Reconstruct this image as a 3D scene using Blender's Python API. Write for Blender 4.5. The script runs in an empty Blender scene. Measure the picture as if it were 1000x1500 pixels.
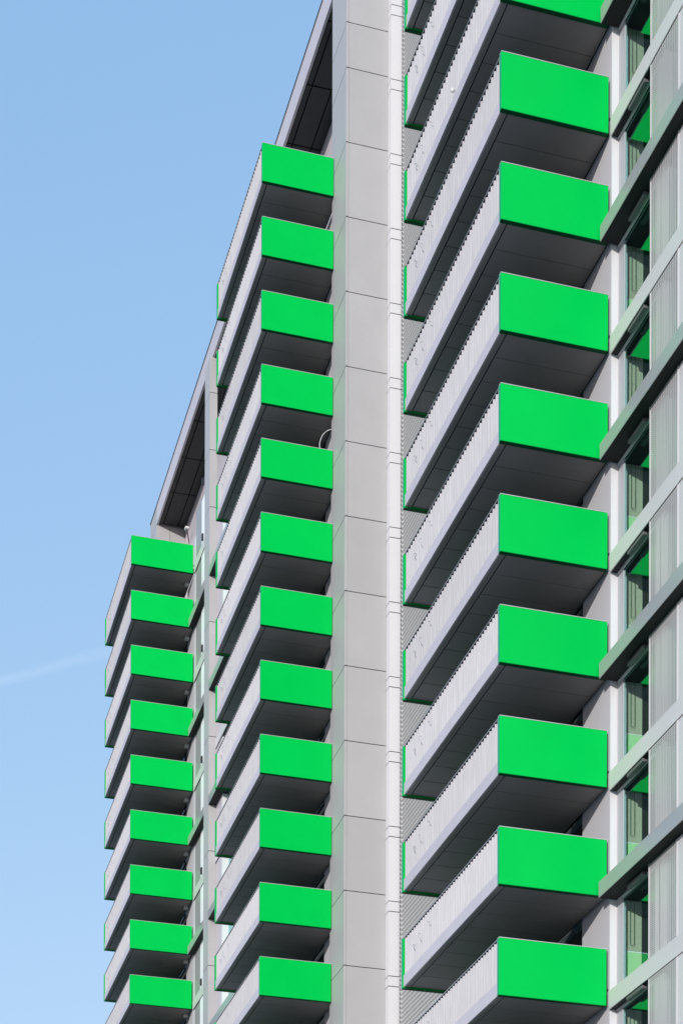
import bpy, math, random
from mathutils import Matrix, Vector

random.seed(4)
scene = bpy.context.scene
col = scene.collection

# ------------------------------------------------------------------ camera
EYE = 1.6                                   # eye height above the ground
YAW, PITCH, ROLL = 0.27558, 0.00473, 0.00309
cam_data = bpy.data.cameras.new("camera")
cam = bpy.data.objects.new("camera", cam_data)
col.objects.link(cam)
fwd = Vector((math.sin(YAW), math.cos(YAW), 0))
rgt = Vector((math.cos(YAW), -math.sin(YAW), 0))
upv = Vector((0, 0, 1))
f2 = fwd * math.cos(PITCH) + upv * math.sin(PITCH)
u2 = upv * math.cos(PITCH) - fwd * math.sin(PITCH)
r3 = rgt * math.cos(ROLL) + u2 * math.sin(ROLL)
u3 = u2 * math.cos(ROLL) - rgt * math.sin(ROLL)
cam.matrix_world = Matrix(((r3.x, u3.x, -f2.x, -21.874),
                           (r3.y, u3.y, -f2.y, 0.0),
                           (r3.z, u3.z, -f2.z, EYE),
                           (0, 0, 0, 1)))
cam_data.sensor_fit = 'VERTICAL'
cam_data.sensor_height = 36.0
cam_data.lens = 2835.34 / 1500 * 36.0
cam_data.shift_x = (500 - 474.5) / 1500
cam_data.shift_y = (2429.3 - 750) / 1500
cam_data.clip_start = 0.5
cam_data.clip_end = 6000
scene.camera = cam

# ------------------------------------------------------------------ sun and sky
SUN_TRAVEL = Vector((1.0, 1.28, -0.32)).normalized()
sun_data = bpy.data.lights.new("sun", 'SUN')
sun_data.energy = 2.0
sun_data.angle = math.radians(0.5)
sun_data.color = (1.0, 0.965, 0.935)
sun = bpy.data.objects.new("sun", sun_data)
col.objects.link(sun)
sun.rotation_euler = SUN_TRAVEL.to_track_quat('-Z', 'Y').to_euler()
sun.location = (-60, -60, 60)
to_sun = -SUN_TRAVEL
SUN_EL = math.asin(to_sun.z)
SUN_AZ = math.atan2(to_sun.x, to_sun.y)
CONTRAIL_N = (0.36540, 0.38800, -0.84613)
CONTRAIL_D = (0.10812, 0.88469, 0.45348)

world = bpy.data.worlds.new("World")
scene.world = world
world.use_nodes = True
wn, wl = world.node_tree.nodes, world.node_tree.links
wn.clear()
w_out = wn.new('ShaderNodeOutputWorld')
w_bg = wn.new('ShaderNodeBackground')
w_sky = wn.new('ShaderNodeTexSky')
w_sky.sky_type = 'NISHITA'
w_sky.sun_disc = False
w_sky.sun_elevation = SUN_EL
w_sky.sun_rotation = SUN_AZ
w_sky.altitude = 50
w_sky.air_density = 1.0
w_sky.dust_density = 0.3
w_sky.ozone_density = 1.0
w_bg.inputs['Strength'].default_value = 0.15
wl.new(w_bg.outputs[0], w_out.inputs['Surface'])
w_sep = wn.new('ShaderNodeSeparateColor')       # softer fall-off from horizon to zenith, as in the photo
wl.new(w_sky.outputs[0], w_sep.inputs[0])
w_gam = wn.new('ShaderNodeCombineColor')
for ci, power in enumerate((0.54, 0.36, 0.22)):
    w_pow = wn.new('ShaderNodeMath'); w_pow.operation = 'POWER'
    wl.new(w_sep.outputs[ci], w_pow.inputs[0]); w_pow.inputs[1].default_value = power
    wl.new(w_pow.outputs[0], w_gam.inputs[ci])
w_tint = wn.new('ShaderNodeVectorMath'); w_tint.operation = 'MULTIPLY'
w_tint.inputs[1].default_value = (1.18, 1.67, 2.56)
wl.new(w_gam.outputs[0], w_tint.inputs[0])
# a thin old contrail low in the sky: a band round a great circle, broken up by noise
w_tc = wn.new('ShaderNodeTexCoord')
def w_math(op, a, b=None, c=None, clamp=False):
    n = wn.new('ShaderNodeMath'); n.operation = op; n.use_clamp = clamp
    for i, q in enumerate((a, b, c)):
        if q is None: continue
        if isinstance(q, (int, float)): n.inputs[i].default_value = q
        else: wl.new(q, n.inputs[i])
    return n.outputs[0]
w_dot = wn.new('ShaderNodeVectorMath'); w_dot.operation = 'DOT_PRODUCT'
wl.new(w_tc.outputs['Generated'], w_dot.inputs[0])
w_dot.inputs[1].default_value = CONTRAIL_N
w_dir = wn.new('ShaderNodeVectorMath'); w_dir.operation = 'DOT_PRODUCT'
wl.new(w_tc.outputs['Generated'], w_dir.inputs[0])
w_dir.inputs[1].default_value = CONTRAIL_D
w_nz = wn.new('ShaderNodeTexNoise'); w_nz.inputs['Scale'].default_value = 90; w_nz.inputs['Detail'].default_value = 5
wl.new(w_tc.outputs['Generated'], w_nz.inputs['Vector'])
off = w_math('MULTIPLY_ADD', w_nz.outputs['Fac'], 0.006, -0.003)
dist = w_math('ABSOLUTE', w_math('ADD', w_dot.outputs['Value'], off))
band = w_math('SUBTRACT', 1.0, w_math('DIVIDE', dist, 0.0032), clamp=True)
near = w_math('MULTIPLY', w_math('SUBTRACT', w_dir.outputs['Value'], 0.985), 80.0, clamp=True)
amt = w_math('MULTIPLY', w_math('MULTIPLY', w_math('MULTIPLY', band, near), w_nz.outputs['Fac']), 0.38)
w_mix = wn.new('ShaderNodeMix'); w_mix.data_type = 'RGBA'
wl.new(amt, w_mix.inputs['Factor'])
wl.new(w_tint.outputs[0], w_mix.inputs['A'])
w_mix.inputs['B'].default_value = (2.4, 3.0, 3.7, 1)
wl.new(w_mix.outputs['Result'], w_bg.inputs['Color'])

scene.view_settings.view_transform = 'Standard'
scene.view_settings.look = 'None'
scene.view_settings.exposure = 0.85
scene.view_settings.gamma = 1.0
scene.view_settings.use_curve_mapping = False
scene.render.engine = 'CYCLES'
scene.cycles.max_bounces = 8
scene.cycles.transparent_max_bounces = 12

# ------------------------------------------------------------------ materials
def mat(name, color, rough=0.5, metallic=0.0, spec=0.5, var=0.0, scale=1.0,
        bump=0.0, bscale=6.0, streak=False, coat=0.0):
    m = bpy.data.materials.new(name)
    m.use_nodes = True
    nt = m.node_tree
    b = nt.nodes['Principled BSDF']
    b.inputs['Base Color'].default_value = (*color, 1)
    b.inputs['Roughness'].default_value = rough
    b.inputs['Metallic'].default_value = metallic
    b.inputs['Specular IOR Level'].default_value = spec
    b.inputs['Coat Weight'].default_value = coat
    geo = nt.nodes.new('ShaderNodeNewGeometry')
    if var > 0:
        mp = nt.nodes.new('ShaderNodeMapping')
        mp.inputs['Scale'].default_value = (scale, scale, scale * (0.12 if streak else 1.0))
        nt.links.new(geo.outputs['Position'], mp.inputs['Vector'])
        nz = nt.nodes.new('ShaderNodeTexNoise')
        nz.inputs['Scale'].default_value = 1.0
        nz.inputs['Detail'].default_value = 6
        nz.inputs['Roughness'].default_value = 0.6
        nt.links.new(mp.outputs[0], nz.inputs['Vector'])
        oi = nt.nodes.new('ShaderNodeObjectInfo')
        ad = nt.nodes.new('ShaderNodeMath'); ad.operation = 'MULTIPLY_ADD'
        nt.links.new(oi.outputs['Random'], ad.inputs[0])
        ad.inputs[1].default_value = 0.35
        nt.links.new(nz.outputs['Fac'], ad.inputs[2])
        mr = nt.nodes.new('ShaderNodeMapRange')
        mr.inputs['From Min'].default_value = 0.35
        mr.inputs['From Max'].default_value = 1.0
        mr.inputs['To Min'].default_value = 1.0 - var
        mr.inputs['To Max'].default_value = 1.0 + var
        nt.links.new(ad.outputs[0], mr.inputs['Value'])
        mx = nt.nodes.new('ShaderNodeVectorMath'); mx.operation = 'SCALE'
        mx.inputs[0].default_value = color
        nt.links.new(mr.outputs[0], mx.inputs['Scale'])
        nt.links.new(mx.outputs[0], b.inputs['Base Color'])
    if bump > 0:
        nb = nt.nodes.new('ShaderNodeTexNoise')
        nb.inputs['Scale'].default_value = bscale
        nb.inputs['Detail'].default_value = 2
        nt.links.new(geo.outputs['Position'], nb.inputs['Vector'])
        bp = nt.nodes.new('ShaderNodeBump')
        bp.inputs['Strength'].default_value = bump
        bp.inputs['Distance'].default_value = 0.05
        nt.links.new(nb.outputs['Fac'], bp.inputs['Height'])
        nt.links.new(bp.outputs[0], b.inputs['Normal'])
    return m

M_GREEN = mat('green_glass_panel', (0.0, 0.50, 0.07), 0.3, spec=0.06, var=0.05, scale=0.7, bump=0.04, bscale=0.7)
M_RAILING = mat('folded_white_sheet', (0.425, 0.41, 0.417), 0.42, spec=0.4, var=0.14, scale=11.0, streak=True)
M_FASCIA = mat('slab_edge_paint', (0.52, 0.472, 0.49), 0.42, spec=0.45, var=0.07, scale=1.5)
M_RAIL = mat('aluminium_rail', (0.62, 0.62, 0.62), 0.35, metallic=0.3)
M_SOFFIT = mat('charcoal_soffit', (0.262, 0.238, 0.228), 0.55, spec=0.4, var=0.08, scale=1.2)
M_GROOVE = mat('dark_joint', (0.012, 0.012, 0.013), 0.8, spec=0.1)
M_CLAD = mat('grey_metal_cladding', (0.398, 0.388, 0.382), 0.5, metallic=0.0, spec=0.5, var=0.06, scale=0.6, bump=0.05, bscale=0.5)
M_WHITE = mat('white_coated_metal', (0.63, 0.62, 0.62), 0.45, spec=0.5, var=0.02, scale=1.0)
M_WALL = mat('pale_render_wall', (0.50, 0.49, 0.50), 0.6, spec=0.3, var=0.03, scale=1.0)
M_CORR = mat('corrugated_metal', (0.40, 0.40, 0.40), 0.4, spec=0.5, var=0.03, scale=2.0)
M_LOUVER = mat('grey_louver', (0.40, 0.405, 0.40), 0.3, metallic=0.2, spec=0.6, var=0.04, scale=0.9)
M_BAND = mat('pale_band', (0.62, 0.585, 0.58), 0.45, metallic=0.1, spec=0.6, var=0.02, scale=0.9)
M_DARK = mat('dark_grey_metal', (0.022, 0.022, 0.023), 0.6, spec=0.15, var=0.1, scale=3.0)
M_CANOPY = mat('canopy_soffit_panel', (0.03, 0.03, 0.031), 0.5, spec=0.25, var=0.10, scale=1.0)
M_BLACK = mat('black_trim', (0.01, 0.01, 0.011), 0.5)
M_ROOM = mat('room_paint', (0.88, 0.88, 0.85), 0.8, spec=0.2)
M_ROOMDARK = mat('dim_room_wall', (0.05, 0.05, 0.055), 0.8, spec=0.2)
M_GROUND = mat('pale_paving', (0.34, 0.33, 0.31), 0.9, spec=0.2, var=0.15, scale=0.3)
M_EDGE = mat('green_glass_edge', (0.005, 0.34, 0.13), 0.4, spec=0.2)
M_JAMB = mat('window_jamb_paint', (0.40, 0.40, 0.42), 0.45)
M_VENT = mat('vent_grey', (0.12, 0.12, 0.12), 0.45)
M_PANEL_SHADE = mat('panel_underside_shade', (0.0, 0.075, 0.025), 0.6, spec=0.15)  # shade beneath the green end panels, put into the colour
M_BRIGHT = mat('bright_white_metal', (0.86, 0.86, 0.86), 0.45)
M_MIDGREY = mat('mid_grey_panel', (0.31, 0.305, 0.305), 0.45, var=0.03)
M_CORD = mat('grey_cord', (0.10, 0.12, 0.10), 0.7)
M_CABLE = mat('white_cable', (0.66, 0.66, 0.65), 0.45)

def glass_mat(name, tint, base_refl, rough=0.0, refl=(0.55, 0.92, 1.0)):
    m = bpy.data.materials.new(name); m.use_nodes = True
    nt = m.node_tree; nt.nodes.clear()
    out = nt.nodes.new('ShaderNodeOutputMaterial')
    mix = nt.nodes.new('ShaderNodeMixShader')
    tr = nt.nodes.new('ShaderNodeBsdfTransparent'); tr.inputs[0].default_value = (*tint, 1)
    gl = nt.nodes.new('ShaderNodeBsdfGlossy'); gl.inputs['Roughness'].default_value = rough
    gl.inputs['Color'].default_value = (*refl, 1)
    lw = nt.nodes.new('ShaderNodeLayerWeight'); lw.inputs['Blend'].default_value = 0.5
    fr = nt.nodes.new('ShaderNodeMath'); fr.operation = 'POWER'; fr.inputs[1].default_value = 4.0
    nt.links.new(lw.outputs['Facing'], fr.inputs[0])
    mr = nt.nodes.new('ShaderNodeMapRange')
    mr.inputs['To Min'].default_value = base_refl
    mr.inputs['To Max'].default_value = 1.0
    nt.links.new(fr.outputs[0], mr.inputs['Value'])
    nt.links.new(mr.outputs[0], mix.inputs[0])
    nt.links.new(tr.outputs[0], mix.inputs[1])
    nt.links.new(gl.outputs[0], mix.inputs[2])
    nt.links.new(mix.outputs[0], out.inputs['Surface'])
    return m
M_GLASS = glass_mat('green_tinted_glass', (0.90, 0.98, 0.90), 0.13)
M_DOORGLASS = glass_mat('door_glass', (0.35, 0.38, 0.38), 0.04, refl=(0.25, 0.26, 0.27))

def mesh_screen_mat():
    m = bpy.data.materials.new('perforated_sheet'); m.use_nodes = True
    nt = m.node_tree
    b = nt.nodes['Principled BSDF']; out = nt.nodes['Material Output']
    b.inputs['Base Color'].default_value = (0.55, 0.52, 0.51, 1)
    b.inputs['Roughness'].default_value = 0.35
    geo = nt.nodes.new('ShaderNodeNewGeometry')
    sep = nt.nodes.new('ShaderNodeSeparateXYZ')
    nt.links.new(geo.outputs['Position'], sep.inputs[0])
    def cosine(axis, period):
        a = nt.nodes.new('ShaderNodeMath'); a.operation = 'MULTIPLY'
        nt.links.new(sep.outputs[axis], a.inputs[0]); a.inputs[1].default_value = 2 * math.pi / period
        c = nt.nodes.new('ShaderNodeMath'); c.operation = 'COSINE'
        nt.links.new(a.outputs[0], c.inputs[0]); return c
    cy, cz = cosine('Y', 0.10), cosine('Z', 0.055)
    s = nt.nodes.new('ShaderNodeMath'); s.operation = 'ADD'
    nt.links.new(cy.outputs[0], s.inputs[0]); nt.links.new(cz.outputs[0], s.inputs[1])
    g = nt.nodes.new('ShaderNodeMath'); g.operation = 'GREATER_THAN'
    nt.links.new(s.outputs[0], g.inputs[0]); g.inputs[1].default_value = 0.35
    tr = nt.nodes.new('ShaderNodeBsdfTransparent')
    mix = nt.nodes.new('ShaderNodeMixShader')
    nt.links.new(g.outputs[0], mix.inputs[0])
    nt.links.new(b.outputs[0], mix.inputs[1]); nt.links.new(tr.outputs[0], mix.inputs[2])
    nt.links.new(mix.outputs[0], out.inputs['Surface'])
    return m
M_SCREEN = mesh_screen_mat()

# ------------------------------------------------------------------ mesh helpers
class MB:
    def __init__(self): self.v, self.f = [], []
    def box(self, x0, x1, y0, y1, z0, z1):
        n = len(self.v)
        self.v += [(x0, y0, z0), (x1, y0, z0), (x1, y1, z0), (x0, y1, z0),
                   (x0, y0, z1), (x1, y0, z1), (x1, y1, z1), (x0, y1, z1)]
        for q in ((0, 3, 2, 1), (4, 5, 6, 7), (0, 1, 5, 4), (1, 2, 6, 5), (2, 3, 7, 6), (3, 0, 4, 7)):
            self.f.append(tuple(n + i for i in q))
        return self
    def bev(self, x0, x1, y0, y1, z0, z1, b):
        """box whose four vertical edges and top/bottom rims are chamfered"""
        n = len(self.v)
        ring = lambda e: [(x0 + e, y0), (x1 - e, y0), (x1, y0 + e), (x1, y1 - e), (x1 - e, y1), (x0 + e, y1), (x0, y1 - e), (x0, y0 + e)]
        def inset(e, d):
            return [(min(max(px, x0 + d), x1 - d), min(max(py, y0 + d), y1 - d)) for px, py in ring(e)]
        for z, pts in ((z0, inset(b * 1.5, b)), (z0 + b, ring(b)), (z1 - b, ring(b)), (z1, inset(b * 1.5, b))):
            self.v += [(px, py, z) for px, py in pts]
        self.f.append(tuple(n + i for i in reversed(range(8))))
        self.f.append(tuple(n + 24 + i for i in range(8)))
        for r in range(3):
            for i in range(8):
                j = (i + 1) % 8
                self.f.append((n + 8 * r + i, n + 8 * r + j, n + 8 * r + 8 + j, n + 8 * r + 8 + i))
        return self
    def tube(self, pts, r, seg=6):
        pts = [Vector(p) for p in pts]; n = len(self.v)
        for i, p in enumerate(pts):
            t = (pts[min(i + 1, len(pts) - 1)] - pts[max(i - 1, 0)]).normalized()
            a = t.orthogonal().normalized(); b = t.cross(a)
            for s in range(seg):
                an = 2 * math.pi * s / seg
                self.v.append(tuple(p + (a * math.cos(an) + b * math.sin(an)) * r))
        for i in range(len(pts) - 1):
            for s in range(seg):
                s2 = (s + 1) % seg
                self.f.append((n + i * seg + s, n + i * seg + s2, n + (i + 1) * seg + s2, n + (i + 1) * seg + s))
        self.f.append(tuple(n + s for s in reversed(range(seg))))
        self.f.append(tuple(n + (len(pts) - 1) * seg + s for s in range(seg)))
        return self
    def ball(self, c, r, seg=12, rings=8):
        n = len(self.v)
        for i in range(rings + 1):
            th = math.pi * i / rings
            for s in range(seg):
                an = 2 * math.pi * s / seg
                self.v.append((c[0] + r * math.sin(th) * math.cos(an), c[1] + r * math.sin(th) * math.sin(an), c[2] + r * math.cos(th)))
        for i in range(rings):
            for s in range(seg):
                s2 = (s + 1) % seg
                self.f.append((n + i * seg + s, n + (i + 1) * seg + s, n + (i + 1) * seg + s2, n + i * seg + s2))
        return self
    def mesh(self, name, m, smooth=False):
        me = bpy.data.meshes.new(name)
        me.from_pydata(self.v, [], self.f); me.update()
        me.materials.append(m)
        if smooth:
            for p in me.polygons: p.use_smooth = True
        return me

def put(name, me, parent=None, loc=(0, 0, 0)):
    o = bpy.data.objects.new(name, me)
    col.objects.link(o)
    o.location = loc
    if parent: o.parent = parent
    return o

def build(name, mb, m, parent=None, loc=(0, 0, 0), smooth=False):
    return put(name, mb.mesh(name, m, smooth), parent, loc)

# ------------------------------------------------------------------ levels
G = EYE                                      # the fit had the lens at height 0
H = 3.0
def zb(k): return 49.727 - H * k - 1.551 + G   # underside of the balcony on floor k

Y_R, Y_M, Y_L = 48.881, 75.821, 104.173      # near end of each balcony stack
LEN_R, LEN_M, LEN_L = 8.487, 8.444, 8.816
FACE = -0.20                                  # outer face of the frame: pillars and canopy
CAN0, CAN1 = 68.58 + G, 69.68 + G             # canopy underside / top

# ------------------------------------------------------------------ ground
g = MB(); g.v = [(-2500, -2500, 0), (2500, -2500, 0), (2500, 2500, 0), (-2500, 2500, 0)]; g.f = [(0, 1, 2, 3)]
ground = build('ground', g, M_GROUND); ground['kind'] = 'structure'

# ------------------------------------------------------------------ the building
bld = bpy.data.objects.new('apartment_building', None)
col.objects.link(bld)
bld.empty_display_size = 2
bld['label'] = 'tall grey apartment building with three stacks of green ended balconies and a flat canopy roof'
bld['category'] = 'building'

# solid body behind the facades
core = MB()
core.box(4.6, 16, 28, 48.9, 0, 72.0)
core.box(0.6, 16, 48.9, 57.38, 0, 72.0)
core.box(2.24, 16, 57.38, 75.9, 0, 72.0)
core.box(0.62, 16, 75.9, 98.9, 0, 60.2 + G)
core.box(0.95, 16, 98.9, 114.2, 0, 60.2 + G)
core.box(1.62, 16, 75.9, 114.3, 60.2 + G, CAN0 + 0.3)
build('wall', core, M_WALL, bld)

# ---- corrugated wall (horizontal corrugations, with a short return at the pillar)
def corrugated():
    mb = MB()
    pitch, dep, n = 0.185, 0.09, 8
    zlo, zhi = 12.0, 71.0
    steps = int((zhi - zlo) / pitch * n)
    ya, yb, xw, xr = 57.4, 73.60, 2.12, 1.985
    prev = None
    for i in range(steps + 1):
        z = zlo + i * pitch / n
        d = dep * 0.5 * (1 - math.cos(2 * math.pi * i / n))
        k = len(mb.v)
        mb.v += [(xw - d, ya, z), (xw - d, yb - d, z), (xr, yb - d, z)]
        if prev is not None:
            mb.f += [(prev, k, k + 1, prev + 1), (prev + 1, k + 1, k + 2, prev + 2)]
        prev = k
    return mb
build('corrugated_wall', corrugated(), M_CORR, bld, smooth=True)

# ---- pillars
def pillar(boxes_core, panels, name='pillar'):
    p = build(name, boxes_core, M_GROOVE, bld)
    for mb, m, nm in panels:
        build(nm, mb, m, p)
    return p

GAP = 0.032
def split_levels(z0, z1, joints):
    js = [z0] + sorted(j for j in joints if z0 < j < z1) + [z1]
    return list(zip(js[:-1], js[1:]))

# first pillar, between the right and middle stacks
c = MB().box(FACE + 0.03, 1.50, 74.08, 76.10, 0, CAN1 - 0.02).box(1.56, 1.97, 73.69, 75.78, 0, 71)
pan = []
joints = [zb(k) + 0.87 for k in range(-6, 17)] + [65.87 + G]
joints = [j for j in joints if abs(j - (zb(-6) + .87)) > 0.1]
for a, b_ in split_levels(0, CAN1, joints):
    pan.append((MB().box(FACE, 1.53, 74.05, 76.12, a + GAP / 2, b_ - GAP / 2), M_CLAD, 'cladding_panel'))
    pan.append((MB().bev(FACE - 0.012, FACE + 0.10, 74.035, 74.27, a + GAP / 2, b_ - GAP / 2, 0.012), M_CLAD, 'corner_trim'))
wj = [zb(k) + q for k in range(-6, 17) for q in (0.08, 0.49)]
for a, b_ in split_levels(0, 71, wj):
    pan.append((MB().box(1.535, 2.0, 73.66, 75.80, a + GAP / 2, b_ - GAP / 2), M_WHITE, 'white_panel'))
pillar(c, pan)

# second pillar, between the middle and left stacks
c = MB().box(-0.31, 0.04, 98.83, 99.98, 0, CAN0)
pan = []
j2 = [zb(k) + 0.52 for k in (-6, -5, -4)] + [zb(k) + 0.49 for k in (0, 2, 4, 6, 8)] + [zb(-2) + 0.5]
for a, b_ in split_levels(0, CAN0 - 0.004, j2):
    pan.append((MB().box(-0.34, 0.06, 98.80, 100.02, a + GAP / 2, b_ - GAP / 2), M_CLAD, 'cladding_panel'))
pillar(c, pan)

# third pillar at the far end carries the canopy
c = MB().box(FACE + 0.03, 2.0, 114.31, 116.25, 0, CAN1 - 0.03)
pan = []
for a, b_ in split_levels(0, CAN1 - 0.004, [zb(k) + 0.87 for k in range(-5, 17)] + [CAN0]):
    for x0, x1 in ((FACE, 0.60), (0.62, 2.02)):
        pan.append((MB().box(x0, x1, 114.28, 116.28, a + GAP / 2, b_ - GAP / 2), M_CLAD, 'cladding_panel'))
pillar(c, pan)

# ---- canopy roof
can = build('canopy', MB().box(FACE + 0.04, 16, 75.84, 114.25, CAN0 + 0.06, CAN1 - 0.02), M_GROOVE, bld)
for a in range(12):
    y0 = 75.83 + a * 3.205; y1 = min(y0 + 3.205, 114.26)
    build('fascia', MB().box(FACE, FACE + 0.11, y0 + 0.003, y1 - 0.003, CAN0 - 0.003, CAN1), M_FASCIA, can)
build('roof_cap', MB().box(FACE - 0.03, 2.5, 74.0, 116.32, CAN1 + 0.004, CAN1 + 0.06), M_BLACK, can)
xs = (FACE + 0.115, 0.18, 1.06, 1.60)
for a in range(12):
    y1 = 114.24 - a * 3.36; y0 = max(y1 - 3.36, 75.84)
    if y1 < 76: break
    for x0, x1 in zip(xs[:-1], xs[1:]):
        build('soffit_panel', MB().box(x0 + 0.03, x1 - 0.03, y0 + 0.04, y1 - 0.04, CAN0 + 0.01, CAN0 + 0.055), M_CANOPY, can)

# penthouse wall under the canopy, in tall panels
ph = build('penthouse_wall', MB().box(1.57, 1.61, 75.95, 114.2, 60.3 + G, CAN0 + 0.05), M_GROOVE, bld)
y = 75.97
while y < 114.1:
    y1 = min(y + 1.2, 114.19)
    build('wall_panel', MB().box(1.54, 1.568, y + 0.008, y1 - 0.008, 60.3 + G, CAN0 + 0.045), M_FASCIA, ph)
    y = y1

# ------------------------------------------------------------------ balconies
def balcony_meshes(L, D, xe=-0.075):
    T = 0.14
    r = {}
    r['slab'] = MB().box(-D + 0.13, 0.0, T, L - T, 0.085, 0.33).mesh('balcony', M_GROOVE)
    r['fascia'] = MB().box(-D, -D + 0.05, T - 0.004, L - T + 0.004, 0.015, 0.37).mesh('fascia', M_FASCIA)
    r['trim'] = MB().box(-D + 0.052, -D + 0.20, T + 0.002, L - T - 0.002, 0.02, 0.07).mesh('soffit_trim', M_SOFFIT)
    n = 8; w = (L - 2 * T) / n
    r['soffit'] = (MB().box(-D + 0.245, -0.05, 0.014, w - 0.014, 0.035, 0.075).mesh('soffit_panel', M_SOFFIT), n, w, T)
    r['end'] = MB().bev(-D - 0.02, xe, 0, T, -0.012, 1.535, 0.010).mesh('end_panel', M_GREEN)
    r['end_shade'] = MB().box(-D - 0.018, xe - 0.002, 0.003, T - 0.002, -0.022, -0.0125).mesh('panel_underside_shade', M_PANEL_SHADE)  # added dark strip, imitates the shaded underside of the end panel
    r['edge'] = MB().box(-D - 0.027, -D - 0.0205, 0.004, T - 0.004, 0.0, 1.53).mesh('panel_edge', M_EDGE)
    # folded sheet
    mb = MB(); folds = 39; y0, y1 = T + 0.005, L - T - 0.005
    p = (y1 - y0) / folds
    pts = []
    for i in range(folds):
        pts += [(-D + 0.135, y0 + i * p), (-D + 0.012, y0 + i * p + p * 0.50),
                (-D + 0.014, y0 + i * p + p * 0.61), (-D + 0.133, y0 + i * p + p * 0.94)]
    pts.append((-D + 0.135, y1))
    for off in (0.0, 0.006):
        b0 = len(mb.v)
        for px, py in pts: mb.v += [(px + off, py, 0.372), (px + off, py, 1.522)]
        for i in range(len(pts) - 1):
            q = (b0 + 2 * i, b0 + 2 * i + 1, b0 + 2 * i + 3, b0 + 2 * i + 2)
            mb.f.append(q if off == 0 else tuple(reversed(q)))
    n0 = len(pts) * 2
    for i in range(len(pts) - 1):
        for t in (0, 1):
            mb.f.append((2 * i + t, 2 * i + 2 + t, n0 + 2 * i + 2 + t, n0 + 2 * i + t))
    r['railing'] = mb.mesh('railing', M_RAILING)
    r['core'] = MB().box(-D + 0.006, -D + 0.16, T - 0.02, L - T + 0.02, 1.523, 1.537).mesh('rail_underside_shade', M_DARK)  # dark strip painting in the shade under the rail cap
    r['rail'] = (MB().box(-D, -D + 0.165, T - 0.02, L - T + 0.02, 1.5375, 1.552)
                 .box(-D - 0.025, xe + 0.01, -0.004, T + 0.004, 1.537, 1.553)
                 .box(-D - 0.025, -0.06, L - T - 0.004, L + 0.004, 1.537, 1.553)).mesh('top_rail', M_RAIL)
    r['clip'] = MB().box(-0.08, 0.0, 0.05, 0.10, 0.42, 0.47).mesh('wall_bracket', M_BLACK)
    wires = MB()
    for yy, z0, z1 in ((0.80 * L, 0.86, 1.12), (0.865 * L, 0.80, 0.98), (0.70 * L, 1.05, 1.17)):
        wires.tube([(-D + 0.03, yy, z1), (-D - 0.05, yy - 0.05, z1 - 0.02), (-D - 0.07, yy - 0.07, (z0 + z1) / 2), (-D - 0.03, yy - 0.16, z0)], 0.009, 4)
    r['hook'] = wires.mesh('wire_hook', M_RAILING)
    r['L'] = L
    return r

def balcony(r, y, k):
    o = put('balcony', r['slab'], bld, (0, y, zb(k)))
    put('fascia', r['fascia'], o)
    put('soffit_trim', r['trim'], o)
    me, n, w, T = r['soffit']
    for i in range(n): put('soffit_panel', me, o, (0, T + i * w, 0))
    put('end_panel', r['end'], o)
    put('end_panel', r['end'], o, (0, r['L'] - 0.14, 0))
    put('panel_underside_shade', r['end_shade'], o); put('panel_underside_shade', r['end_shade'], o, (0, r['L'] - 0.14, 0))
    put('panel_edge', r['edge'], o); put('panel_edge', r['edge'], o, (0, r['L'] - 0.14, 0))
    put('railing', r['railing'], o)
    put('top_rail', r['rail'], o)
    put('rail_underside_shade', r['core'], o)
    put('wall_bracket', r['clip'], o)
    put('wire_hook', r['hook'], o)
    return o

RB = balcony_meshes(LEN_R, 3.191)
MBAL = balcony_meshes(LEN_M, 3.194, -0.225)
LB = balcony_meshes(LEN_L, 3.480)
lamp_me = MB().bev(-0.30, -0.06, 1.02, 1.30, -0.10, 0.03, 0.01).mesh('soffit_lamp', M_RAIL)
for k in range(-2, 12): balcony(RB, Y_R, k)
for k in range(-4, 9): balcony(MBAL, Y_M, k)
for k in range(-4, 6):
    o = balcony(LB, Y_L, k)
    put('soffit_lamp', lamp_me, o)

# ---- wall behind each balcony: a pale panel by the near end, then a glazed door
def backs(y0, L, ks, near_len):
    pm = MB().box(0.0, 0.58, 0, near_len, 0.0, 2.985).mesh('wall_panel', M_WALL)
    hd = MB().box(0.20, 0.58, near_len + 0.005, L, 2.62, 2.99).mesh('door_head', M_DARK)
    fr = MB()
    fr.box(0.22, 0.30, near_len + 0.01, L, 0.34, 0.42).box(0.22, 0.30, near_len + 0.01, L, 2.53, 2.615)
    yy = near_len + 0.01
    nb = 5; w = (L - 0.07 - yy) / (nb - 1)
    for i in range(nb): fr.box(0.222, 0.298, yy + i * w, yy + i * w + 0.07, 0.421, 2.529)
    frm = fr.mesh('balcony_door', M_DARK)
    pn = MB().box(0.25, 0.262, 0.075, w - 0.005, 0.425, 2.525).mesh('pane', M_DOORGLASS)
    for k in ks:
        put('wall_panel', pm, bld, (0, y0, zb(k)))
        put('door_head', hd, bld, (0, y0, zb(k)))
        d = put('balcony_door', frm, bld, (0, y0, zb(k)))
        for i in range(nb - 1): put('pane', pn, d, (0, yy + i * w, 0))
backs(Y_R + 0.005, LEN_R - 0.01, range(-2, 12), 1.85)
backs(Y_M + 0.005, LEN_M - 0.01, range(-3, 9), 1.85)
backs(Y_L + 0.005, LEN_L - 0.01, range(-3, 6), 1.85)

# ------------------------------------------------------------------ window bay at the right
BAY0, BAY1 = 38.0, 48.80
GX = 0.22                                     # glass line
Y_SCR = 46.33                                 # first edge of the perforated screen
Y_SCR2 = 44.68
build('reveal_frame', MB().box(0.0, GX + 0.02, 48.832, 48.874, 0, 72), M_WHITE, bld)
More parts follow.
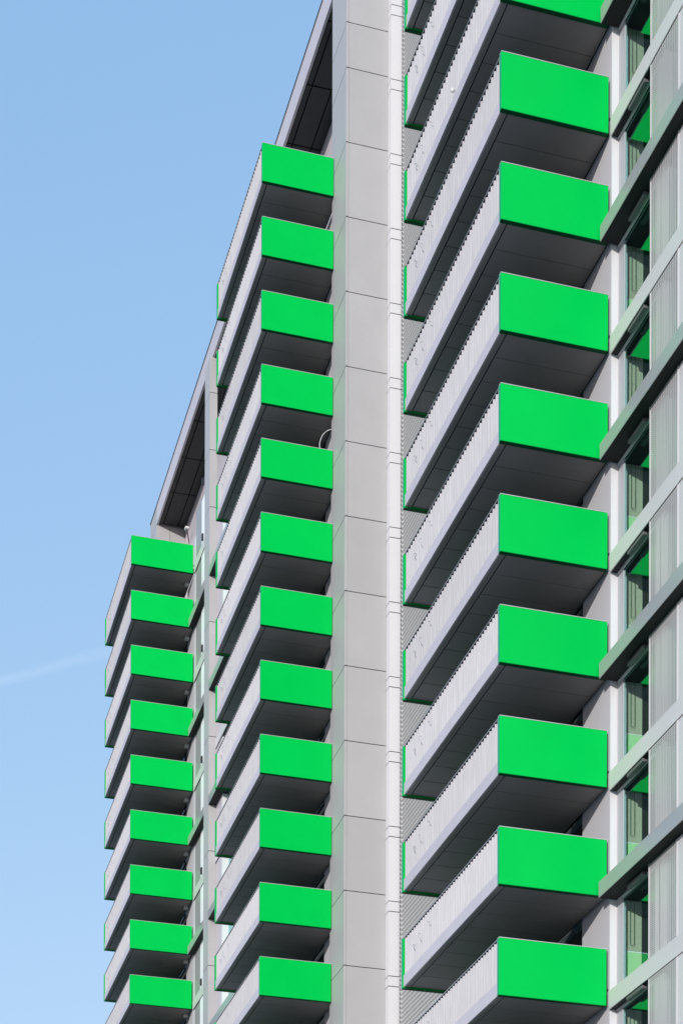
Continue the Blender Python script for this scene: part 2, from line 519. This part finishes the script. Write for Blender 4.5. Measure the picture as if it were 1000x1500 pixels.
# floor plates, back walls and partitions of the rooms behind the glass
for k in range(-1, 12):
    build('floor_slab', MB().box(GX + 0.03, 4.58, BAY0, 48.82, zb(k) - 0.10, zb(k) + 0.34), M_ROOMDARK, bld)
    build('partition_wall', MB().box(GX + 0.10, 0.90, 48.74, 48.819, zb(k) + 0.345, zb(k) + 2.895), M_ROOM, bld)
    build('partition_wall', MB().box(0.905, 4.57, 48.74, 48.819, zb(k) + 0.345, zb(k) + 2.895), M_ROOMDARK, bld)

cord_pts = [(0.53, 48.68, 2.85)]
for i in range(0, 9):
    an = math.pi * i / 8
    cord_pts.append((0.59 - 0.06 * math.cos(an), 48.68, 1.70 - 0.06 * math.sin(an)))
cord_pts.append((0.65, 48.68, 2.85))
cord_me = MB().tube(cord_pts, 0.007, 5).mesh('blind_cord', M_CORD)
win_fr = MB()
win_fr.box(GX - 0.01, GX + 0.05, 46.30, 48.455, 0.365, 0.41).box(GX - 0.01, GX + 0.05, 46.30, 48.455, 2.815, 2.855)
win_fr.box(GX - 0.01, GX + 0.05, 46.24, 46.298, 0.365, 2.855)
win_me = win_fr.mesh('window', M_DARK)
pane_me = MB().box(GX + 0.012, GX + 0.022, 46.30, 48.458, 0.412, 2.813).mesh('pane', M_GLASS)
pane2_me = MB().box(GX + 0.012, GX + 0.022, BAY0, 46.238, 0.365, 2.855).mesh('pane', M_GLASS)
head_me = MB().box(GX - 0.05, GX - 0.012, 46.30, 48.82, 2.845, 2.88).box(GX - 0.03, GX - 0.012, 46.30, 48.44, 2.80, 2.843).mesh('head_rail', M_RAIL)
jamb_me = MB().box(GX - 0.012, GX + 0.05, 48.46, 48.824, 0.366, 2.854).mesh('window_jamb', M_JAMB)
vent_me = MB().bev(-0.01, 0.12, 46.75, 47.75, 2.76, 2.852, 0.008).mesh('vent_box', M_VENT)
post_me = MB().box(0.12, 0.24, 46.02, 46.28, 0.37, 2.85).box(0.12, 0.24, 45.55, 45.75, 0.37, 2.62).box(0.12, 0.24, 45.78, 45.96, 0.37, 2.85).mesh('window_post', M_BRIGHT)
screen_me = MB().box(-0.02, -0.012, Y_SCR2 + 0.03, Y_SCR - 0.03, 0.375, 2.845).mesh('perforated_screen', M_SCREEN)
plain_me = MB().box(-0.02, 0.02, 42.05, Y_SCR2 - 0.03, 0.375, 2.845).mesh('cladding_panel', M_BAND)
plain2_me = MB().box(-0.02, 0.02, BAY0, 42.03, 0.375, 2.845).mesh('cladding_panel', M_BAND)
edge_me = (MB().box(-0.032, -0.008, Y_SCR - 0.012, Y_SCR + 0.008, 0.368, 2.852)).mesh('screen_edge', M_WHITE)
edge2_me = (MB().box(-0.034, -0.006, Y_SCR2 - 0.018, Y_SCR2 + 0.018, 0.368, 2.852)).mesh('screen_edge', M_WHITE)
for k in range(0, 12):
    z = zb(k)
    w = put('window', win_me, bld, (0, 0, z))
    put('pane', pane_me, w); put('pane', pane2_me, w)
    put('blind_cord', cord_me, w)
    put('window_jamb', jamb_me, w)
    put('head_rail', head_me, w)
    put('vent_box', vent_me, w)
    put('window_post', post_me, w)
    s = put('perforated_screen', screen_me, bld, (0, 0, z))
    put('screen_edge', edge_me, s); put('screen_edge', edge2_me, s)
    put('cladding_panel', plain_me, bld, (0, 0, z)); put('cladding_panel', plain2_me, bld, (0, 0, z))

def bay_bands(ya, yb, ks, xb=-0.05, xl=-0.36, xin=GX - 0.055, joints=()):
    js = [ya] + list(joints) + [yb]
    for k in ks:
        z = zb(k)
        if k % 2 == 0:
            b = build('spandrel_band', MB().box(xb + 0.03, xin, ya, yb - 0.003, z - 0.115, z + 0.33), M_GROOVE, bld)
            for a, c_ in zip(js[:-1], js[1:]):
                build('cladding_panel', MB().box(xb, xb + 0.028, a + 0.008, c_ - 0.004, z - 0.14, z + 0.36), M_BAND, b)
            build('soffit_strip', MB().box(xb + 0.032, xin, ya, yb - 0.004, z - 0.135, z - 0.117), M_DARK, b)
        else:
            b = build('sunshade', MB().box(xl + 0.02, xin, ya, yb - 0.02, z - 0.09, z + 0.30), M_DARK, bld)
            build('front_plate', MB().box(xl, xl + 0.018, ya, yb - 0.012, z - 0.12, z + 0.31), M_LOUVER, b)
            build('soffit_strip', MB().box(xl + 0.02, xin, ya, yb - 0.015, z - 0.115, z - 0.092), M_DARK, b)
            build('upstand', MB().box(xb, xin, ya, yb - 0.005, z + 0.302, z + 0.36), M_BAND, b)
bay_bands(BAY0, BAY1, range(-1, 12), joints=(42.04, Y_SCR2, Y_SCR))

# ------------------------------------------------------------------ bay between middle stack and second pillar
build('facade_panel', MB().box(0.06, 0.60, 97.55, 98.79, 0, 60.5 + G), M_FASCIA, bld)
build('reveal_frame', MB().box(0.07, 0.42, 97.30, 97.545, 0, 60.4 + G), M_WHITE, bld)
for k in range(-3, 9):
    w = build('window', MB().box(0.37, 0.44, 86.0, 97.295, zb(k) + 0.365, zb(k) + 0.43)
              .box(0.37, 0.44, 86.0, 97.295, zb(k) + 2.79, zb(k) + 2.855)
              .box(0.371, 0.439, 95.2, 95.3, zb(k) + 0.431, zb(k) + 2.789), M_DARK, bld)
    build('pane', MB().box(0.40, 0.41, 86.0, 97.29, zb(k) + 0.432, zb(k) + 2.788), M_GLASS, w)
bay_bands(86.0, 98.79, range(-3, 9), xb=0.0, xl=-0.37, xin=0.36)

# ------------------------------------------------------------------ bay between second pillar and left stack
build('facade_panel', MB().box(0.0, 0.60, 102.24, 103.74, 0, 63.3 + G), M_MIDGREY, bld)
build('white_pilaster', MB().box(-0.02, 0.60, 101.0, 102.235, 0, 63.0 + G), M_BRIGHT, bld)
build('reveal_frame', MB().box(-0.01, 0.60, 103.745, 104.165, 0, 62.0 + G), M_WHITE, bld)
bay_bands(100.03, 104.0, range(-4, 6), xb=-0.07, xl=-0.36, xin=-0.022)
hook_me = MB().bev(-0.10, -0.021, 101.75, 101.95, 2.40, 2.75, 0.02).mesh('window_bracket', M_BLACK)
for k in range(-5, 6): put('window_bracket', hook_me, bld, (0, 0, zb(k) - 1.9))

# camera on the penthouse wall
sc = build('security_camera', MB().bev(1.02, 1.26, 111.7, 111.98, 67.12 + G, 67.25 + G, 0.02), M_WHITE, bld)
build('camera_arm', MB().tube([(1.15, 111.85, 67.12 + G), (1.42, 112.6, 66.9 + G), (1.53, 112.9, 66.55 + G)], 0.03), M_DARK, sc)

# ------------------------------------------------------------------ loose things
cb = MB().tube([(x, 76.0, z + G) for x, z in ((-0.20, 50.70), (-0.30, 50.68), (-0.39, 50.63), (-0.50, 50.53), (-0.57, 50.45), (-0.62, 50.37),
                (-0.69, 50.20), (-0.73, 50.05), (-0.73, 49.92), (-0.70, 49.75))], 0.014)
cable = build('white_cable', cb, M_CABLE, smooth=True)
cable['label'] = 'thin white cable curving up from a middle stack balcony beside the grey pillar'
cable['category'] = 'cable'

lm = bpy.data.objects.new('hanging_lamp', None); col.objects.link(lm)
lm.location = (-3.26, 52.69, 45.63 + G)
lm['label'] = 'small white ball lamp hanging on the front of an upper right balcony'
lm['category'] = 'lamp'
build('globe', MB().ball((0, 0, 0), 0.062), M_CABLE, lm, smooth=True)
build('cord', MB().tube([(0, 0, 0.07), (0.02, 0, 0.5), (0.05, 0, 0.78)], 0.005, 5), M_FASCIA, lm)
